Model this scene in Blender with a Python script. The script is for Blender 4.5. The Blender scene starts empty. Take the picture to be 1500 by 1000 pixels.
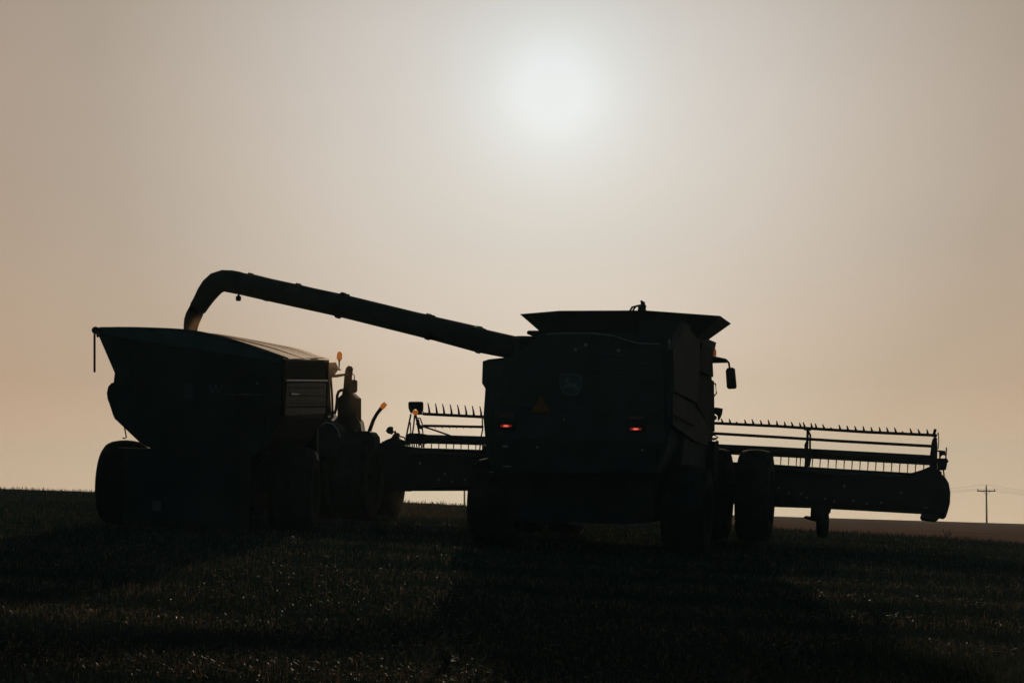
import bpy, bmesh, math, random
import numpy as np
from mathutils import Vector, Matrix
random.seed(7); rng = np.random.default_rng(7)
S = bpy.context.scene
COL = S.collection
R = math.radians

# ------------------------------------------------------------------ camera
FPX, CX, CY = 2917.0, 750.0, 500.0      # focal length in pixels of the 1500 px wide photograph (70 mm on 36 mm)
HORIZON = 660.0
HAZE = 0.00020
EYE = 1.66
PITCH = math.atan((HORIZON - CY) / FPX)
cd = bpy.data.cameras.new("camera"); cam = bpy.data.objects.new("camera", cd); COL.objects.link(cam)
cd.sensor_width = 36; cd.lens = 36 * FPX / 1500.0; cd.clip_start = 0.1; cd.clip_end = 6000
cam.location = (0, 0, EYE); cam.rotation_euler = (R(90) + PITCH, 0, 0)
S.camera = cam
CAMP = Vector((0, 0, EYE))

# ------------------------------------------------------------------ sun and sky
SUN_EL = math.atan((HORIZON - 128) / FPX); SUN_AZ = math.atan((811 - CX) / FPX)     # azimuth clockwise from +Y
sun_dir = Vector((math.sin(SUN_AZ) * math.cos(SUN_EL), math.cos(SUN_AZ) * math.cos(SUN_EL), math.sin(SUN_EL)))
ld = bpy.data.lights.new("sun", 'SUN'); ld.energy = 2.2; ld.angle = R(0.5); ld.color = (1.0, 0.80, 0.56)
sun = bpy.data.objects.new("sun", ld); COL.objects.link(sun)
sun.rotation_euler = sun_dir.to_track_quat('Z', 'Y').to_euler()

def lin(c):
    return tuple((v / 255.0 / 12.92) if v <= 10 else ((v / 255.0 + 0.055) / 1.055) ** 2.4 for v in c)

W = bpy.data.worlds.new("World"); S.world = W; W.use_nodes = True
nt = W.node_tree; nt.nodes.clear(); N = nt.nodes.new; LK = nt.links.new
out = N('ShaderNodeOutputWorld')
tc = N('ShaderNodeTexCoord')
# hazy harvest air: brightness follows the angle from the sun and the height above the horizon
nrm = N('ShaderNodeVectorMath'); nrm.operation = 'NORMALIZE'; LK(tc.outputs['Generated'], nrm.inputs[0])
dot = N('ShaderNodeVectorMath'); dot.operation = 'DOT_PRODUCT'; LK(nrm.outputs[0], dot.inputs[0]); dot.inputs[1].default_value = sun_dir
ac = N('ShaderNodeMath'); ac.operation = 'ARCCOSINE'; LK(dot.outputs['Value'], ac.inputs[0])
sc = N('ShaderNodeMath'); sc.operation = 'MULTIPLY'; LK(ac.outputs[0], sc.inputs[0]); sc.inputs[1].default_value = 1 / math.pi
pw = N('ShaderNodeMath'); pw.operation = 'POWER'; LK(sc.outputs[0], pw.inputs[0]); pw.inputs[1].default_value = 0.5
ramp = N('ShaderNodeValToRGB'); LK(pw.outputs[0], ramp.inputs[0])
cr = ramp.color_ramp; cr.interpolation = 'LINEAR'
STOPS = [(0.0, (233, 236, 234)), (0.8, (233, 236, 235)), (1.25, (230, 232, 230)), (1.75, (224, 225, 221)), (2.4, (219, 218, 213)), (3.3, (214, 211, 204)), (4.6, (209, 203, 195)),
         (6.2, (204, 196, 187)), (9.0, (192, 181, 169)), (13.0, (174, 160, 145)), (20, (168, 147, 130)), (32, (112, 105, 100)), (52, (76, 82, 84)), (90, (76, 100, 106)), (180, (88, 116, 124))]
def pos(deg): return math.sqrt(deg / 180.0)
cr.elements[0].position = 0; cr.elements[0].color = (*lin(STOPS[0][1]), 1)
cr.elements[1].position = 1; cr.elements[1].color = (*lin(STOPS[-1][1]), 1)
for d, c in STOPS[1:-1]:
    e = cr.elements.new(pos(d)); e.color = (*lin(c), 1)
# warm band low down
sep = N('ShaderNodeSeparateXYZ'); LK(nrm.outputs[0], sep.inputs[0])
mr = N('ShaderNodeMapRange'); LK(sep.outputs['Z'], mr.inputs[0])
mr.inputs['From Min'].default_value = -0.05; mr.inputs['From Max'].default_value = 0.35; mr.clamp = True
er = N('ShaderNodeValToRGB'); LK(mr.outputs[0], er.inputs[0])
def epos(deg): return (math.sin(R(deg)) + .05) / .40
er.color_ramp.elements[0].position = epos(-2); er.color_ramp.elements[0].color = (1.70 / 1.8, 1.57 / 1.8, 1.32 / 1.8, 1)
er.color_ramp.elements[1].position = 1.0; er.color_ramp.elements[1].color = (.72 / 1.8, .73 / 1.8, .74 / 1.8, 1)
for d, c in ((2, (1.23, 1.135, 1.01)), (6, (1.08, 1.06, 1.02)), (10, (1.03, 1.02, 1.01)), (12, (.97, .97, .97)), (15, (.84, .84, .84))):
    e = er.color_ramp.elements.new(epos(d)); e.color = (c[0] / 1.8, c[1] / 1.8, c[2] / 1.8, 1)
tint = N('ShaderNodeMix'); tint.data_type = 'RGBA'; tint.blend_type = 'MULTIPLY'; tint.inputs['Factor'].default_value = 1.0
LK(ramp.outputs[0], tint.inputs['A']); LK(er.outputs[0], tint.inputs['B'])
# a faint thin cloud layer
mp = N('ShaderNodeMapping'); LK(nrm.outputs[0], mp.inputs[0]); mp.inputs['Scale'].default_value = (3.0, 3.0, 9.0)
nz = N('ShaderNodeTexNoise'); LK(mp.outputs[0], nz.inputs['Vector']); nz.inputs['Scale'].default_value = 1.6; nz.inputs['Detail'].default_value = 5; nz.inputs['Roughness'].default_value = 0.5
mr2 = N('ShaderNodeMapRange'); LK(nz.outputs[0], mr2.inputs[0]); mr2.inputs['From Min'].default_value = 0.3; mr2.inputs['From Max'].default_value = 0.7
mr2.inputs['To Min'].default_value = 0.985; mr2.inputs['To Max'].default_value = 1.02
cl = N('ShaderNodeVectorMath'); cl.operation = 'SCALE'; LK(tint.outputs['Result'], cl.inputs[0]); LK(mr2.outputs[0], cl.inputs['Scale'])
bg2 = N('ShaderNodeBackground'); LK(cl.outputs[0], bg2.inputs[0]); bg2.inputs[1].default_value = 1.8
LK(bg2.outputs[0], out.inputs[0])
W.cycles.sampling_method = 'MANUAL'; W.cycles.sample_map_resolution = 1024

S.view_settings.view_transform = 'Standard'; S.view_settings.look = 'None'; S.view_settings.exposure = 0.0; S.view_settings.gamma = 1.0
S.render.engine = 'CYCLES'
S.cycles.max_bounces = 5; S.cycles.diffuse_bounces = 2; S.cycles.glossy_bounces = 2; S.cycles.transmission_bounces = 4; S.cycles.transparent_max_bounces = 8
S.cycles.volume_bounces = 1; S.cycles.use_denoising = True

# ------------------------------------------------------------------ materials
def mat(name, col, rough=0.6, metal=0.0, spec=0.3, var=0.25, scale=3.0, bump=0.0, bscale=40.0, trans=0.0, emit=None, estr=0.0, streak=None):
    m = bpy.data.materials.new(name); m.use_nodes = True
    t = m.node_tree; b = t.nodes['Principled BSDF']
    b.inputs['Roughness'].default_value = rough; b.inputs['Metallic'].default_value = metal
    b.inputs['Specular IOR Level'].default_value = spec
    c = t.nodes.new('ShaderNodeTexCoord')
    n = t.nodes.new('ShaderNodeTexNoise'); n.inputs['Scale'].default_value = scale; n.inputs['Detail'].default_value = 6
    src = c.outputs['Object']
    if streak:
        mpn = t.nodes.new('ShaderNodeMapping'); mpn.inputs['Scale'].default_value = streak; t.links.new(src, mpn.inputs[0]); src = mpn.outputs[0]
    t.links.new(src, n.inputs['Vector'])
    r = t.nodes.new('ShaderNodeMapRange'); t.links.new(n.outputs[0], r.inputs[0])
    r.inputs['From Min'].default_value = 0.3; r.inputs['From Max'].default_value = 0.7
    r.inputs['To Min'].default_value = 1 - var; r.inputs['To Max'].default_value = 1 + var
    v = t.nodes.new('ShaderNodeVectorMath'); v.operation = 'SCALE'; v.inputs[0].default_value = col; t.links.new(r.outputs[0], v.inputs['Scale'])
    t.links.new(v.outputs[0], b.inputs['Base Color'])
    if bump:
        n2 = t.nodes.new('ShaderNodeTexNoise'); n2.inputs['Scale'].default_value = bscale; n2.inputs['Detail'].default_value = 4
        t.links.new(src, n2.inputs['Vector'])
        bp = t.nodes.new('ShaderNodeBump'); bp.inputs['Strength'].default_value = bump; bp.inputs['Distance'].default_value = 0.02
        t.links.new(n2.outputs[0], bp.inputs['Height']); t.links.new(bp.outputs[0], b.inputs['Normal'])
    if trans: b.inputs['Transmission Weight'].default_value = trans
    if emit:
        b.inputs['Emission Color'].default_value = (*emit, 1); b.inputs['Emission Strength'].default_value = estr
    return m

M = dict(
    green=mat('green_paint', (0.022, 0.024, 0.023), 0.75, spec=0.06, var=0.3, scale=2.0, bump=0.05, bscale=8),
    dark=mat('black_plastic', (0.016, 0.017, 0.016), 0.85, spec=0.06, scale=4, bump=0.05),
    steel=mat('dull_steel', (0.05, 0.048, 0.045), 0.5, metal=0.4, scale=6, bump=0.1),
    rubber=mat('tyre_rubber', (0.009, 0.010, 0.010), 0.95, spec=0.06, var=0.5, scale=5, bump=0.2),
    rim=mat('dull_rim', (0.016, 0.016, 0.012), 0.9, spec=.05, scale=4),
    galv=mat('galvanised', (0.16, 0.16, 0.16), 0.4, metal=0.7, scale=10),
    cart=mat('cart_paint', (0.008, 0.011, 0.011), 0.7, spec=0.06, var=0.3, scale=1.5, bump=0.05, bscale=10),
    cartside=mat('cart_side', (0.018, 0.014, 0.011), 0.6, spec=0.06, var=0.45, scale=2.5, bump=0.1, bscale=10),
    tarp=mat('tarp', (0.52, 0.18, 0.055), 0.75, spec=0.06, var=0.25, scale=3, bump=0.6, bscale=6, streak=(4, 0.5, 4)),  # strong orange puts the backlit glow of the cover into its colour
    tarpend=mat('tarp_end', (0.022, 0.028, 0.032), 0.8, spec=0.05, var=0.2),  # same cover, coloured dark for the shaded end facing the camera
    glass=mat('cab_glass', (0.02, 0.02, 0.02), 0.08, spec=0.6, var=0.05),
    amber=mat('amber_lens', (0.6, 0.20, 0.05), 0.3, scale=20, emit=(1.0, 0.26, 0.03), estr=0.25),
    amberdim=mat('amber_lens_dim', (0.45, 0.12, 0.03), 0.3, scale=20, emit=(1.0, 0.22, 0.03), estr=0.10),
    redlamp=mat('tail_lens', (0.25, 0.01, 0.01), 0.3, emit=(1.0, 0.04, 0.02), estr=0.10),
    redcore=mat('tail_bulb', (0.6, 0.05, 0.05), 0.3, emit=(1.0, 0.16, 0.10), estr=0.85),
    reflector=mat('red_reflector', (0.07, 0.010, 0.008), 0.4, var=0.2),
    smv=mat('orange_triangle', (0.11, 0.036, 0.016), 0.8, spec=.05, var=0.15),
    emblem=mat('emblem_metal', (0.044, 0.050, 0.048), 0.45, var=0.1),
    badge=mat("badge_black", (0.010, 0.012, 0.011), 0.5, var=0.1),
    pale_trim=mat('highlight_trim', (0.14, 0.14, 0.13), 0.35, metal=0.3),  # pale colour for imitated edge highlights, also on trim and fasteners
    white=mat('white_panel', (0.75, 0.66, 0.62), 0.5, scale=6),
    wood=mat('weathered_pole', (0.10, 0.07, 0.05), 0.9, scale=8),
    wire=mat('wire', (0.05, 0.045, 0.04), 0.6),
    grainm=mat('grain', (0.32, 0.19, 0.08), 0.8, var=0.5, scale=30, bump=0.5),
    dusty=mat('dusty_grey', (0.04, 0.031, 0.024), 0.7, var=0.3, scale=3),
)

# ------------------------------------------------------------------ helpers
def ground_core(x):
    return np.where(x < 0, -0.034 * x, -0.034 * x - 0.0016 * np.clip(x, 0, 14) ** 2 - 0.045 * np.clip(x - 14, 0, None))

def ground_z(x, y):
    x = np.asarray(x, float); y = np.asarray(y, float)
    yc = 60 - 10 * np.clip((x + 2) / 10.0, 0, 1)
    # the slope as seen along the sight line through the crest
    near = ground_core(np.clip(x, -45, 60))
    xc = x * yc / np.maximum(y, yc)
    zc = ground_core(np.clip(xc, -45, 60))
    px = CX + FPX * x / np.maximum(y, 1.0)
    zf = EYE - 500 * (755 + 0.030 * (px - 1130) - HORIZON + np.where(px < 620, 3.0, 0.0)) / FPX
    fr = np.interp(y, [0, 50, 90, 200, 350, 500, 650, 1200], [0, 0, .15, .43, .72, 1.0, 1.9, 4.5])
    far = zc + (zf - zc) * fr
    z = np.where(y > yc, far, near)
    z = z + 0.035 * np.sin(x * 0.7 + y * 0.31) * np.sin(y * 0.45 + x * .13) * (y < 55) * (y < 300)
    return z

def gz(x, y): return float(ground_z(x, y))

def tag(o, label=None, cat=None, group=None, kind=None):
    if label: o['label'] = label
    if cat: o['category'] = cat
    if group: o['group'] = group
    if kind: o['kind'] = kind
    return o

class Thing:
    """an Empty on the ground with its own frame: x right, y ahead, z up; q() turns a picture point into a point of one of its planes"""
    def __init__(s, name, x, y, yaw, roll=0.0, z=None):
        s.o = bpy.data.objects.new(name, None); COL.objects.link(s.o)
        s.m = Matrix.Translation((x, y, gz(x, y) if z is None else z)) @ Matrix.Rotation(-R(yaw), 4, 'Z') @ Matrix.Rotation(roll, 4, 'Y')
        s.o.matrix_world = s.m
        s.inv = s.m.inverted()
        s.c = s.inv @ CAMP
    def q(s, px, py, ax, val):
        u = (px - CX) / FPX; v = (CY - py) / FPX
        d = Vector((u, math.cos(PITCH) - v * math.sin(PITCH), math.sin(PITCH) + v * math.cos(PITCH)))
        d = s.inv.to_3x3() @ d
        i = 'xyz'.index(ax)
        t = (val - s.c[i]) / d[i]
        return s.c + d * t
    def poly(s, pts, ax, val): return [s.q(a, b, ax, val) for a, b in pts]

class MB:
    def __init__(s): s.bm = bmesh.new()
    def loft(s, rings, cap=True, close=True):
        vs = [[s.bm.verts.new(p) for p in r] for r in rings]
        n = len(rings[0])
        for a, b in zip(vs, vs[1:]):
            for i in range(n if close else n - 1):
                j = (i + 1) % n
                try: s.bm.faces.new((a[i], a[j], b[j], b[i]))
                except ValueError: pass
        if cap and close:
            s.bm.faces.new(vs[0][::-1]); s.bm.faces.new(vs[-1])
        return s
    def prism(s, pts, vec):
        v = Vector(vec); return s.loft([[Vector(p) for p in pts], [Vector(p) + v for p in pts]])
    def box(s, a, b):
        (x0, y0, z0), (x1, y1, z1) = a, b
        return s.prism([(x0, y0, z0), (x1, y0, z0), (x1, y0, z1), (x0, y0, z1)], (0, y1 - y0, 0))
    def tube(s, path, rad, seg=10, cap=True):
        path = [Vector(p) for p in path]
        rads = rad if isinstance(rad, (list, tuple)) else [rad] * len(path)
        rings = []; up = None
        for i, p in enumerate(path):
            d = (path[min(i + 1, len(path) - 1)] - path[max(i - 1, 0)]).normalized()
            if up is None:
                up = Vector((0, 0, 1)) if abs(d.z) < 0.9 else Vector((1, 0, 0))
            a = d.cross(up).normalized(); b = a.cross(d).normalized(); up = b
            rings.append([p + (a * math.cos(t) + b * math.sin(t)) * rads[i] for t in [2 * math.pi * k / seg for k in range(seg)]])
        return s.loft(rings, cap)
    def lathe(s, c, prof, seg=40, ax='x'):
        """prof: (offset along the axis, radius)"""
        c = Vector(c); rings = []
        for k in range(seg):
            t = 2 * math.pi * k / seg; ring = []
            for o, r in prof:
                v = (o, r * math.cos(t), r * math.sin(t)) if ax == 'x' else ((r * math.cos(t), o, r * math.sin(t)) if ax == 'y' else (r * math.cos(t), r * math.sin(t), o))
                ring.append(c + Vector(v))
            rings.append(ring)
        rings.append(rings[0])
        vs = [[s.bm.verts.new(p) for p in r] for r in rings[:-1]]; vs.append(vs[0])
        for a, b in zip(vs, vs[1:]):
            for i in range(len(prof) - 1):
                try: s.bm.faces.new((a[i], a[i + 1], b[i + 1], b[i]))
                except ValueError: pass
        return s
    def build(s, name, m, parent=None, bevel=0.0, smooth=False):
        bm = s.bm
        if bevel:
            es = [e for e in bm.edges if len(e.link_faces) == 2 and e.calc_face_angle(0) > 0.45 and e.calc_length() > bevel * 2]
            if es: bmesh.ops.bevel(bm, geom=es, offset=bevel, segments=2, profile=0.6, affect='EDGES', clamp_overlap=True)
        bmesh.ops.recalc_face_normals(bm, faces=bm.faces)
        me = bpy.data.meshes.new(name); bm.to_mesh(me); bm.free()
        me.materials.append(m if not isinstance(m, str) else M[m])
        o = bpy.data.objects.new(name, me); COL.objects.link(o)
        if smooth:
            for f in me.polygons: f.use_smooth = True
        if parent is not None: o.parent = parent.o if isinstance(parent, Thing) else parent
        return o

def tyre(T, c, rad, w, rim_r, name='wheel', side=1, lugs=22, parent=None, round_=False):
    h = w / 2
    if round_:
        prof = [(-h * .80, rim_r), (-h * .97, rim_r + .06), (-h, rad * .70), (-h * .96, rad * .82), (-h * .84, rad * .905), (-h * .62, rad * .96), (-h * .3, rad * .99), (0, rad),
                (h * .3, rad * .99), (h * .62, rad * .96), (h * .84, rad * .905), (h * .96, rad * .82), (h, rad * .70), (h * .97, rim_r + .06), (h * .80, rim_r)]
    else:
        prof = [(-h * .80, rim_r), (-h * .95, rim_r + .06), (-h, (rim_r + rad) / 2), (-h * .96, rad * .87), (-h * .80, rad * .945), (-h * .45, rad * .975), (0, rad * .985),
            (h * .45, rad * .975), (h * .80, rad * .945), (h * .96, rad * .87), (h, (rim_r + rad) / 2), (h * .95, rim_r + .06), (h * .80, rim_r)]
    m = MB().lathe(c, prof, 48)
    C = Vector(c)
    for k in range(lugs * 2):
        t = 2 * math.pi * (k + .0) / (lugs * 2); s = 1 if k % 2 else -1
        r0, r1 = rad * .955, rad * 1.0
        def P(o, r, a): return C + Vector((o, r * math.cos(a), r * math.sin(a)))
        w0 = .055 / rad; dt = .30 / rad
        e0, e1, hh = (.87, .905, .80) if round_ else (.90, .945, .90)
        a = [P(0.02 * s, r0, t), P(0.02 * s, r0, t + w0), P(h * hh * s, rad * e0, t + dt + w0), P(h * hh * s, rad * e0, t + dt)]
        b = [P(0.02 * s, r1, t), P(0.02 * s, r1, t + w0), P(h * hh * s, rad * e1, t + dt + w0), P(h * hh * s, rad * e1, t + dt)]
        m.loft([a, b])
    to = m.build(name, 'rubber', parent or T)
    q = h * .8
    MB().lathe(c, [(-q * side * -1, 0.02), (q * side * .2, 0.10), (q * side * .2, rim_r * .55), (q * side * .55, rim_r * .80), (q * side * .95, rim_r), (q * side * 1.0, rim_r * 1.03), (-q * side, rim_r)], 32).build('rim', 'rim', to, smooth=True)
    MB().lathe(c, [(q * side * .2, 0.14), (q * side * .5, 0.14), (q * side * .55, 0.10), (q * side * .55, 0.01)], 20).build('hub', 'dark', to)
    return to

# ================================================================== GROUND
def grid_ground(name, ys, us, m):
    """sheet laid out as rows of points that fan out with distance"""
    V = []; 
    for y in ys:
        for u in us: V.append((u * (y + 12), y, 0))
    V = np.array(V, float); V[:, 2] = ground_z(V[:, 0], V[:, 1])
    nu = len(us); F = []
    for i in range(len(ys) - 1):
        for j in range(nu - 1):
            a = i * nu + j; F.append((a, a + 1, a + nu + 1, a + nu))
    me = bpy.data.meshes.new(name); me.from_pydata(V.tolist(), [], F); me.materials.append(m)
    for p in me.polygons: p.use_smooth = True
    o = bpy.data.objects.new(name, me); COL.objects.link(o); return o

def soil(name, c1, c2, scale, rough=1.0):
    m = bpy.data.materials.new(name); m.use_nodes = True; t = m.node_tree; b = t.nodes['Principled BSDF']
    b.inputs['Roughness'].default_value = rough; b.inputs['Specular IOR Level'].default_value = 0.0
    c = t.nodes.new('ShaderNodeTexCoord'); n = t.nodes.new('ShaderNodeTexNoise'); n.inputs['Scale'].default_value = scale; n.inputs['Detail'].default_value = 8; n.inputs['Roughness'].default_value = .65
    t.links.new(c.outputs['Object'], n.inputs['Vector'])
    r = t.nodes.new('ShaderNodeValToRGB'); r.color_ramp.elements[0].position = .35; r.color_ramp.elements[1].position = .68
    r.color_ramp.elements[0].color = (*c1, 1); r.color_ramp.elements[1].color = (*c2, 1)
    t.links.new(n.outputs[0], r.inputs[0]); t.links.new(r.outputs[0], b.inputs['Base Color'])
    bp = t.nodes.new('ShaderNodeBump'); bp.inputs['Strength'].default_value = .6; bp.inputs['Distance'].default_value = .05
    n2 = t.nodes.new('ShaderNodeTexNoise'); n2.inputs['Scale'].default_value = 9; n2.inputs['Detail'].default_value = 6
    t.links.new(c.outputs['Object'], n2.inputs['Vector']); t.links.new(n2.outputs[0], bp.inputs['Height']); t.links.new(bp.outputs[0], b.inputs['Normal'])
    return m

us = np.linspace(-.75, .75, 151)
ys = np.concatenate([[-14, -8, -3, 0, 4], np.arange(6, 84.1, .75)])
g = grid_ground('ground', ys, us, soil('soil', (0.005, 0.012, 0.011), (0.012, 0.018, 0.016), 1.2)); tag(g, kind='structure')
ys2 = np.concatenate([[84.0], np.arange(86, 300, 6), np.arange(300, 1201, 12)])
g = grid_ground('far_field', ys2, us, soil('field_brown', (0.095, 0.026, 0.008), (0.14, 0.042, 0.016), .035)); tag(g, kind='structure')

# grass and stubble: blades as thin curved slivers
def blades(name, n, y0, y1, hmin, hmax, wid, m, lean=.5, kmin=-.32, kmax=.32, power=1.0, flat=False, zoff=0.0, mask=None):
    a = rng.random(n)
    y = 1.0 / (1 / y0 + (1 / y1 - 1 / y0) * a) if power == 1 else y0 + (y1 - y0) * a ** power
    x = (kmin + (kmax - kmin) * rng.random(n)) * y
    if mask is not None:
        k = mask(x, y, rng.random(n)); x, y = x[k], y[k]; n = len(x)
    z = ground_z(x, y) + zoff
    h = hmin + (hmax - hmin) * rng.random(n) ** 1.6
    th = rng.random(n) * 2 * np.pi; ph = rng.random(n) * 2 * np.pi
    w = wid * (.6 + .8 * rng.random(n)) * (1 + y / 45.0)
    dx, dy = np.cos(th) * w / 2, np.sin(th) * w / 2
    if flat:
        el = rng.random(n) * .5
        lx, ly, lz = np.cos(ph) * np.cos(el) * h, np.sin(ph) * np.cos(el) * h, np.sin(el) * h
        V = np.empty((n, 4, 3)); wz = w * rng.random(n) * .6
        nx, ny = -np.sin(ph) * w / 2, np.cos(ph) * w / 2
        V[:, 0] = np.stack([x - nx, y - ny, z], 1); V[:, 1] = np.stack([x + nx, y + ny, z + wz], 1)
        V[:, 2] = np.stack([x + nx + lx, y + ny + ly, z + lz + wz], 1); V[:, 3] = np.stack([x - nx + lx, y - ny + ly, z + lz], 1)
        k = 4
    else:
        ln = lean * rng.random(n) * h
        mx, my = np.cos(ph) * ln * .35, np.sin(ph) * ln * .35
        V = np.empty((n, 5, 3))
        V[:, 0] = np.stack([x - dx, y - dy, z - .02], 1); V[:, 1] = np.stack([x + dx, y + dy, z - .02], 1)
        V[:, 2] = np.stack([x + dx * .8 + mx, y + dy * .8 + my, z + h * .6], 1); V[:, 4] = np.stack([x - dx * .8 + mx, y - dy * .8 + my, z + h * .6], 1)
        V[:, 3] = np.stack([x + np.cos(ph) * ln, y + np.sin(ph) * ln, z + h], 1)
        k = 5
    me = bpy.data.meshes.new(name)
    me.vertices.add(n * k); me.vertices.foreach_set('co', V.reshape(-1))
    if flat: pat, starts, tots = [0, 1, 2, 3], [0], [4]
    else: pat, starts, tots = [0, 1, 2, 4, 4, 2, 3], [0, 4], [4, 3]
    L = len(pat); base = np.arange(n, dtype=np.int32)[:, None]
    me.loops.add(n * L); me.loops.foreach_set('vertex_index', (base * k + np.array(pat, np.int32)[None]).reshape(-1).astype(np.int32))
    me.polygons.add(n * len(starts)); me.polygons.foreach_set('loop_start', (base * L + np.array(starts, np.int32)[None]).reshape(-1).astype(np.int32))
    me.polygons.foreach_set('loop_total', np.tile(np.array(tots, np.int32), n))
    me.update(calc_edges=True); me.materials.append(m)
    o = bpy.data.objects.new(name, me); COL.objects.link(o)
    return o

def leafmat(name, c1, c2, tr, rough=.5, spec=.3):
    m = bpy.data.materials.new(name); m.use_nodes = True; t = m.node_tree; b = t.nodes['Principled BSDF']; o = t.nodes['Material Output']
    gi = t.nodes.new('ShaderNodeNewGeometry'); r = t.nodes.new('ShaderNodeValToRGB')
    r.color_ramp.elements[0].color = (*c1, 1); r.color_ramp.elements[1].color = (*c2, 1)
    t.links.new(gi.outputs['Random Per Island'], r.inputs[0]); t.links.new(r.outputs[0], b.inputs['Base Color'])
    b.inputs['Roughness'].default_value = rough; b.inputs['Specular IOR Level'].default_value = spec
    tl = t.nodes.new('ShaderNodeBsdfTranslucent'); t.links.new(r.outputs[0], tl.inputs[0])
    mx = t.nodes.new('ShaderNodeMixShader'); mx.inputs[0].default_value = tr
    t.links.new(b.outputs[0], mx.inputs[1]); t.links.new(tl.outputs[0], mx.inputs[2]); t.links.new(mx.outputs[0], o.inputs[0])
    return m

dgrass = leafmat('dark_grass', (0.008, 0.016, 0.014), (0.020, 0.026, 0.021), .25, .7, .12)
strawm = leafmat('straw', (0.015, 0.012, 0.006), (0.20, 0.12, 0.06), .45, .6, .2)
def patchy(x, y, r):
    p = .5 + .5 * np.sin(y * 1.9 + .22 * x + 1.2 * np.sin(x * .35)) * np.sin(x * .23 + 1.1 + y * .11)
    return r < np.clip(p * 1.5 - .25, .06, 1)
o = blades('grass', 420000, 11, 62, .02, .085, .005, dgrass); tag(o, kind='stuff')
o = blades('stubble', 120000, 11, 62, .02, .085, .0032, strawm, lean=.35, mask=patchy); tag(o, kind='stuff')
o = blades('straw_litter', 60000, 11, 60, .012, .05, .004, strawm, flat=True, zoff=.045, mask=patchy); tag(o, kind='stuff')
o = blades('crest_grass', 22000, 48, 63, .05, .15, .006, dgrass, lean=.4, power=1.01); tag(o, kind='stuff')
# taller seedy grass in the near right corner
def corner(x, y, r):
    return r < np.clip((x / y - .05) * 6, 0, 1) * np.clip((18.5 - y) / 5, 0, 1) * (.35 + .65 * (np.sin(x * 3.1 + y) > -.1))
o = blades('tall_grass', 26000, 12.3, 18.5, .05, .26, .005, leafmat('tall_grass', (0.010, 0.018, 0.014), (0.05, 0.045, 0.028), .4, .8, .05), lean=1.0, power=1.01, kmin=.03, kmax=.30, mask=corner); tag(o, kind='stuff')

# ================================================================== COMBINE
YAWC = 13.0
C = Thing('combine_harvester', 1.13, 34.0, YAWC, 0.034)
tag(C.o, 'big combine harvester seen from behind, unloading pipe swung out over the cart', 'combine harvester')
q, pl = C.q, C.poly

# rear hood and body
hood = pl([(713, 664), (708, 612), (711, 569), (706, 561), (707, 529), (716, 526), (735, 524), (752, 522), (772, 506), (797, 490), (830, 487.5), (875, 488), (905, 493),
           (932, 501), (972, 505), (980, 512), (986, 575), (985, 610), (975, 662), (960, 692), (722, 692)], 'y', 0.0)
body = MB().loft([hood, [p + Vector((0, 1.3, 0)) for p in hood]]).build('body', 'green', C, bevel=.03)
# middle body to the cab, its side panels facing right
xr = 1.62
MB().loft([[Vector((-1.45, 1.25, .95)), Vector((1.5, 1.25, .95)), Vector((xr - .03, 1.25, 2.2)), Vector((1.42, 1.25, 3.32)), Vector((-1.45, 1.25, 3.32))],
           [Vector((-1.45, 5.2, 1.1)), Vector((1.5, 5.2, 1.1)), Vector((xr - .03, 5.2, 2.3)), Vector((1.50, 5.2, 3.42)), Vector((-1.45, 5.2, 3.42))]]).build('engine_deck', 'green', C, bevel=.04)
# right side panels: a lower curved shroud and an upper one with a ladder gap
def sidep(pts, x=xr, t=.06, name='side_panel', m='green', bev=.015):
    P = pl(pts, 'x', x); return MB().prism(P, (-t, 0, 0)).build(name, m, C, bevel=bev)
sidep([(986, 579), (1000, 585), (1018, 598), (1034, 616), (1043, 634), (1036, 652), (1018, 646), (1000, 632), (986, 622)])
MB().prism([Vector((min(p.x, 1.47), p.y, p.z)) for p in pl([(935, 512), (937, 470), (1000, 470), (1012, 486), (1014, 530), (985, 530)], 'y', 1.25)], (0, 1.2, 0)).build('hood_shoulder', 'green', C)
sidep([(986, 512), (1003, 474), (1012, 484), (1025, 500), (1026, 512), (1022, 590), (1000, 578), (988, 573)], x=1.60, t=.10, m='green')
sidep([(1029, 502), (1043, 508), (1045, 552), (1025, 543)], x=1.60, m='dark')
sidep([(1025, 549), (1046, 558), (1047, 632), (1038, 622), (1021, 592)], x=1.60, m='dark')
MB().tube(pl([(985, 606), (1000, 614), (1016, 623)], 'x', xr + .03), .018, 6).build('panel_rail', 'dark', C)
# grip handle on the cab flank
MB().tube(pl([(1044, 561), (1048, 562), (1049.5, 576), (1046, 580)], 'x', 1.66), .014, 6).build('grab_handle', 'dark', C)
# highlight along the hood edge, imitated by a thin pale tube
MB().tube(pl([(800, 489.5), (830, 487.8), (870, 488.3), (900, 492), (918, 498.5), (935, 502.6), (966, 503.6)], 'y', -.012), .012, 6).build('hood_highlight', 'pale_trim', C)
MB().prism(pl([(979, 497), (981, 497), (984, 530), (988, 566), (984.5, 566), (980, 530)], 'y', -.02), (0, .03, 0)).build('corner_trim', 'pale_trim', C)
MB().prism(pl([(977, 575), (984, 578), (984, 606), (978, 612)], 'y', -.018), (0, .03, 0)).build('corner_trim', 'dusty', C)

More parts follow.
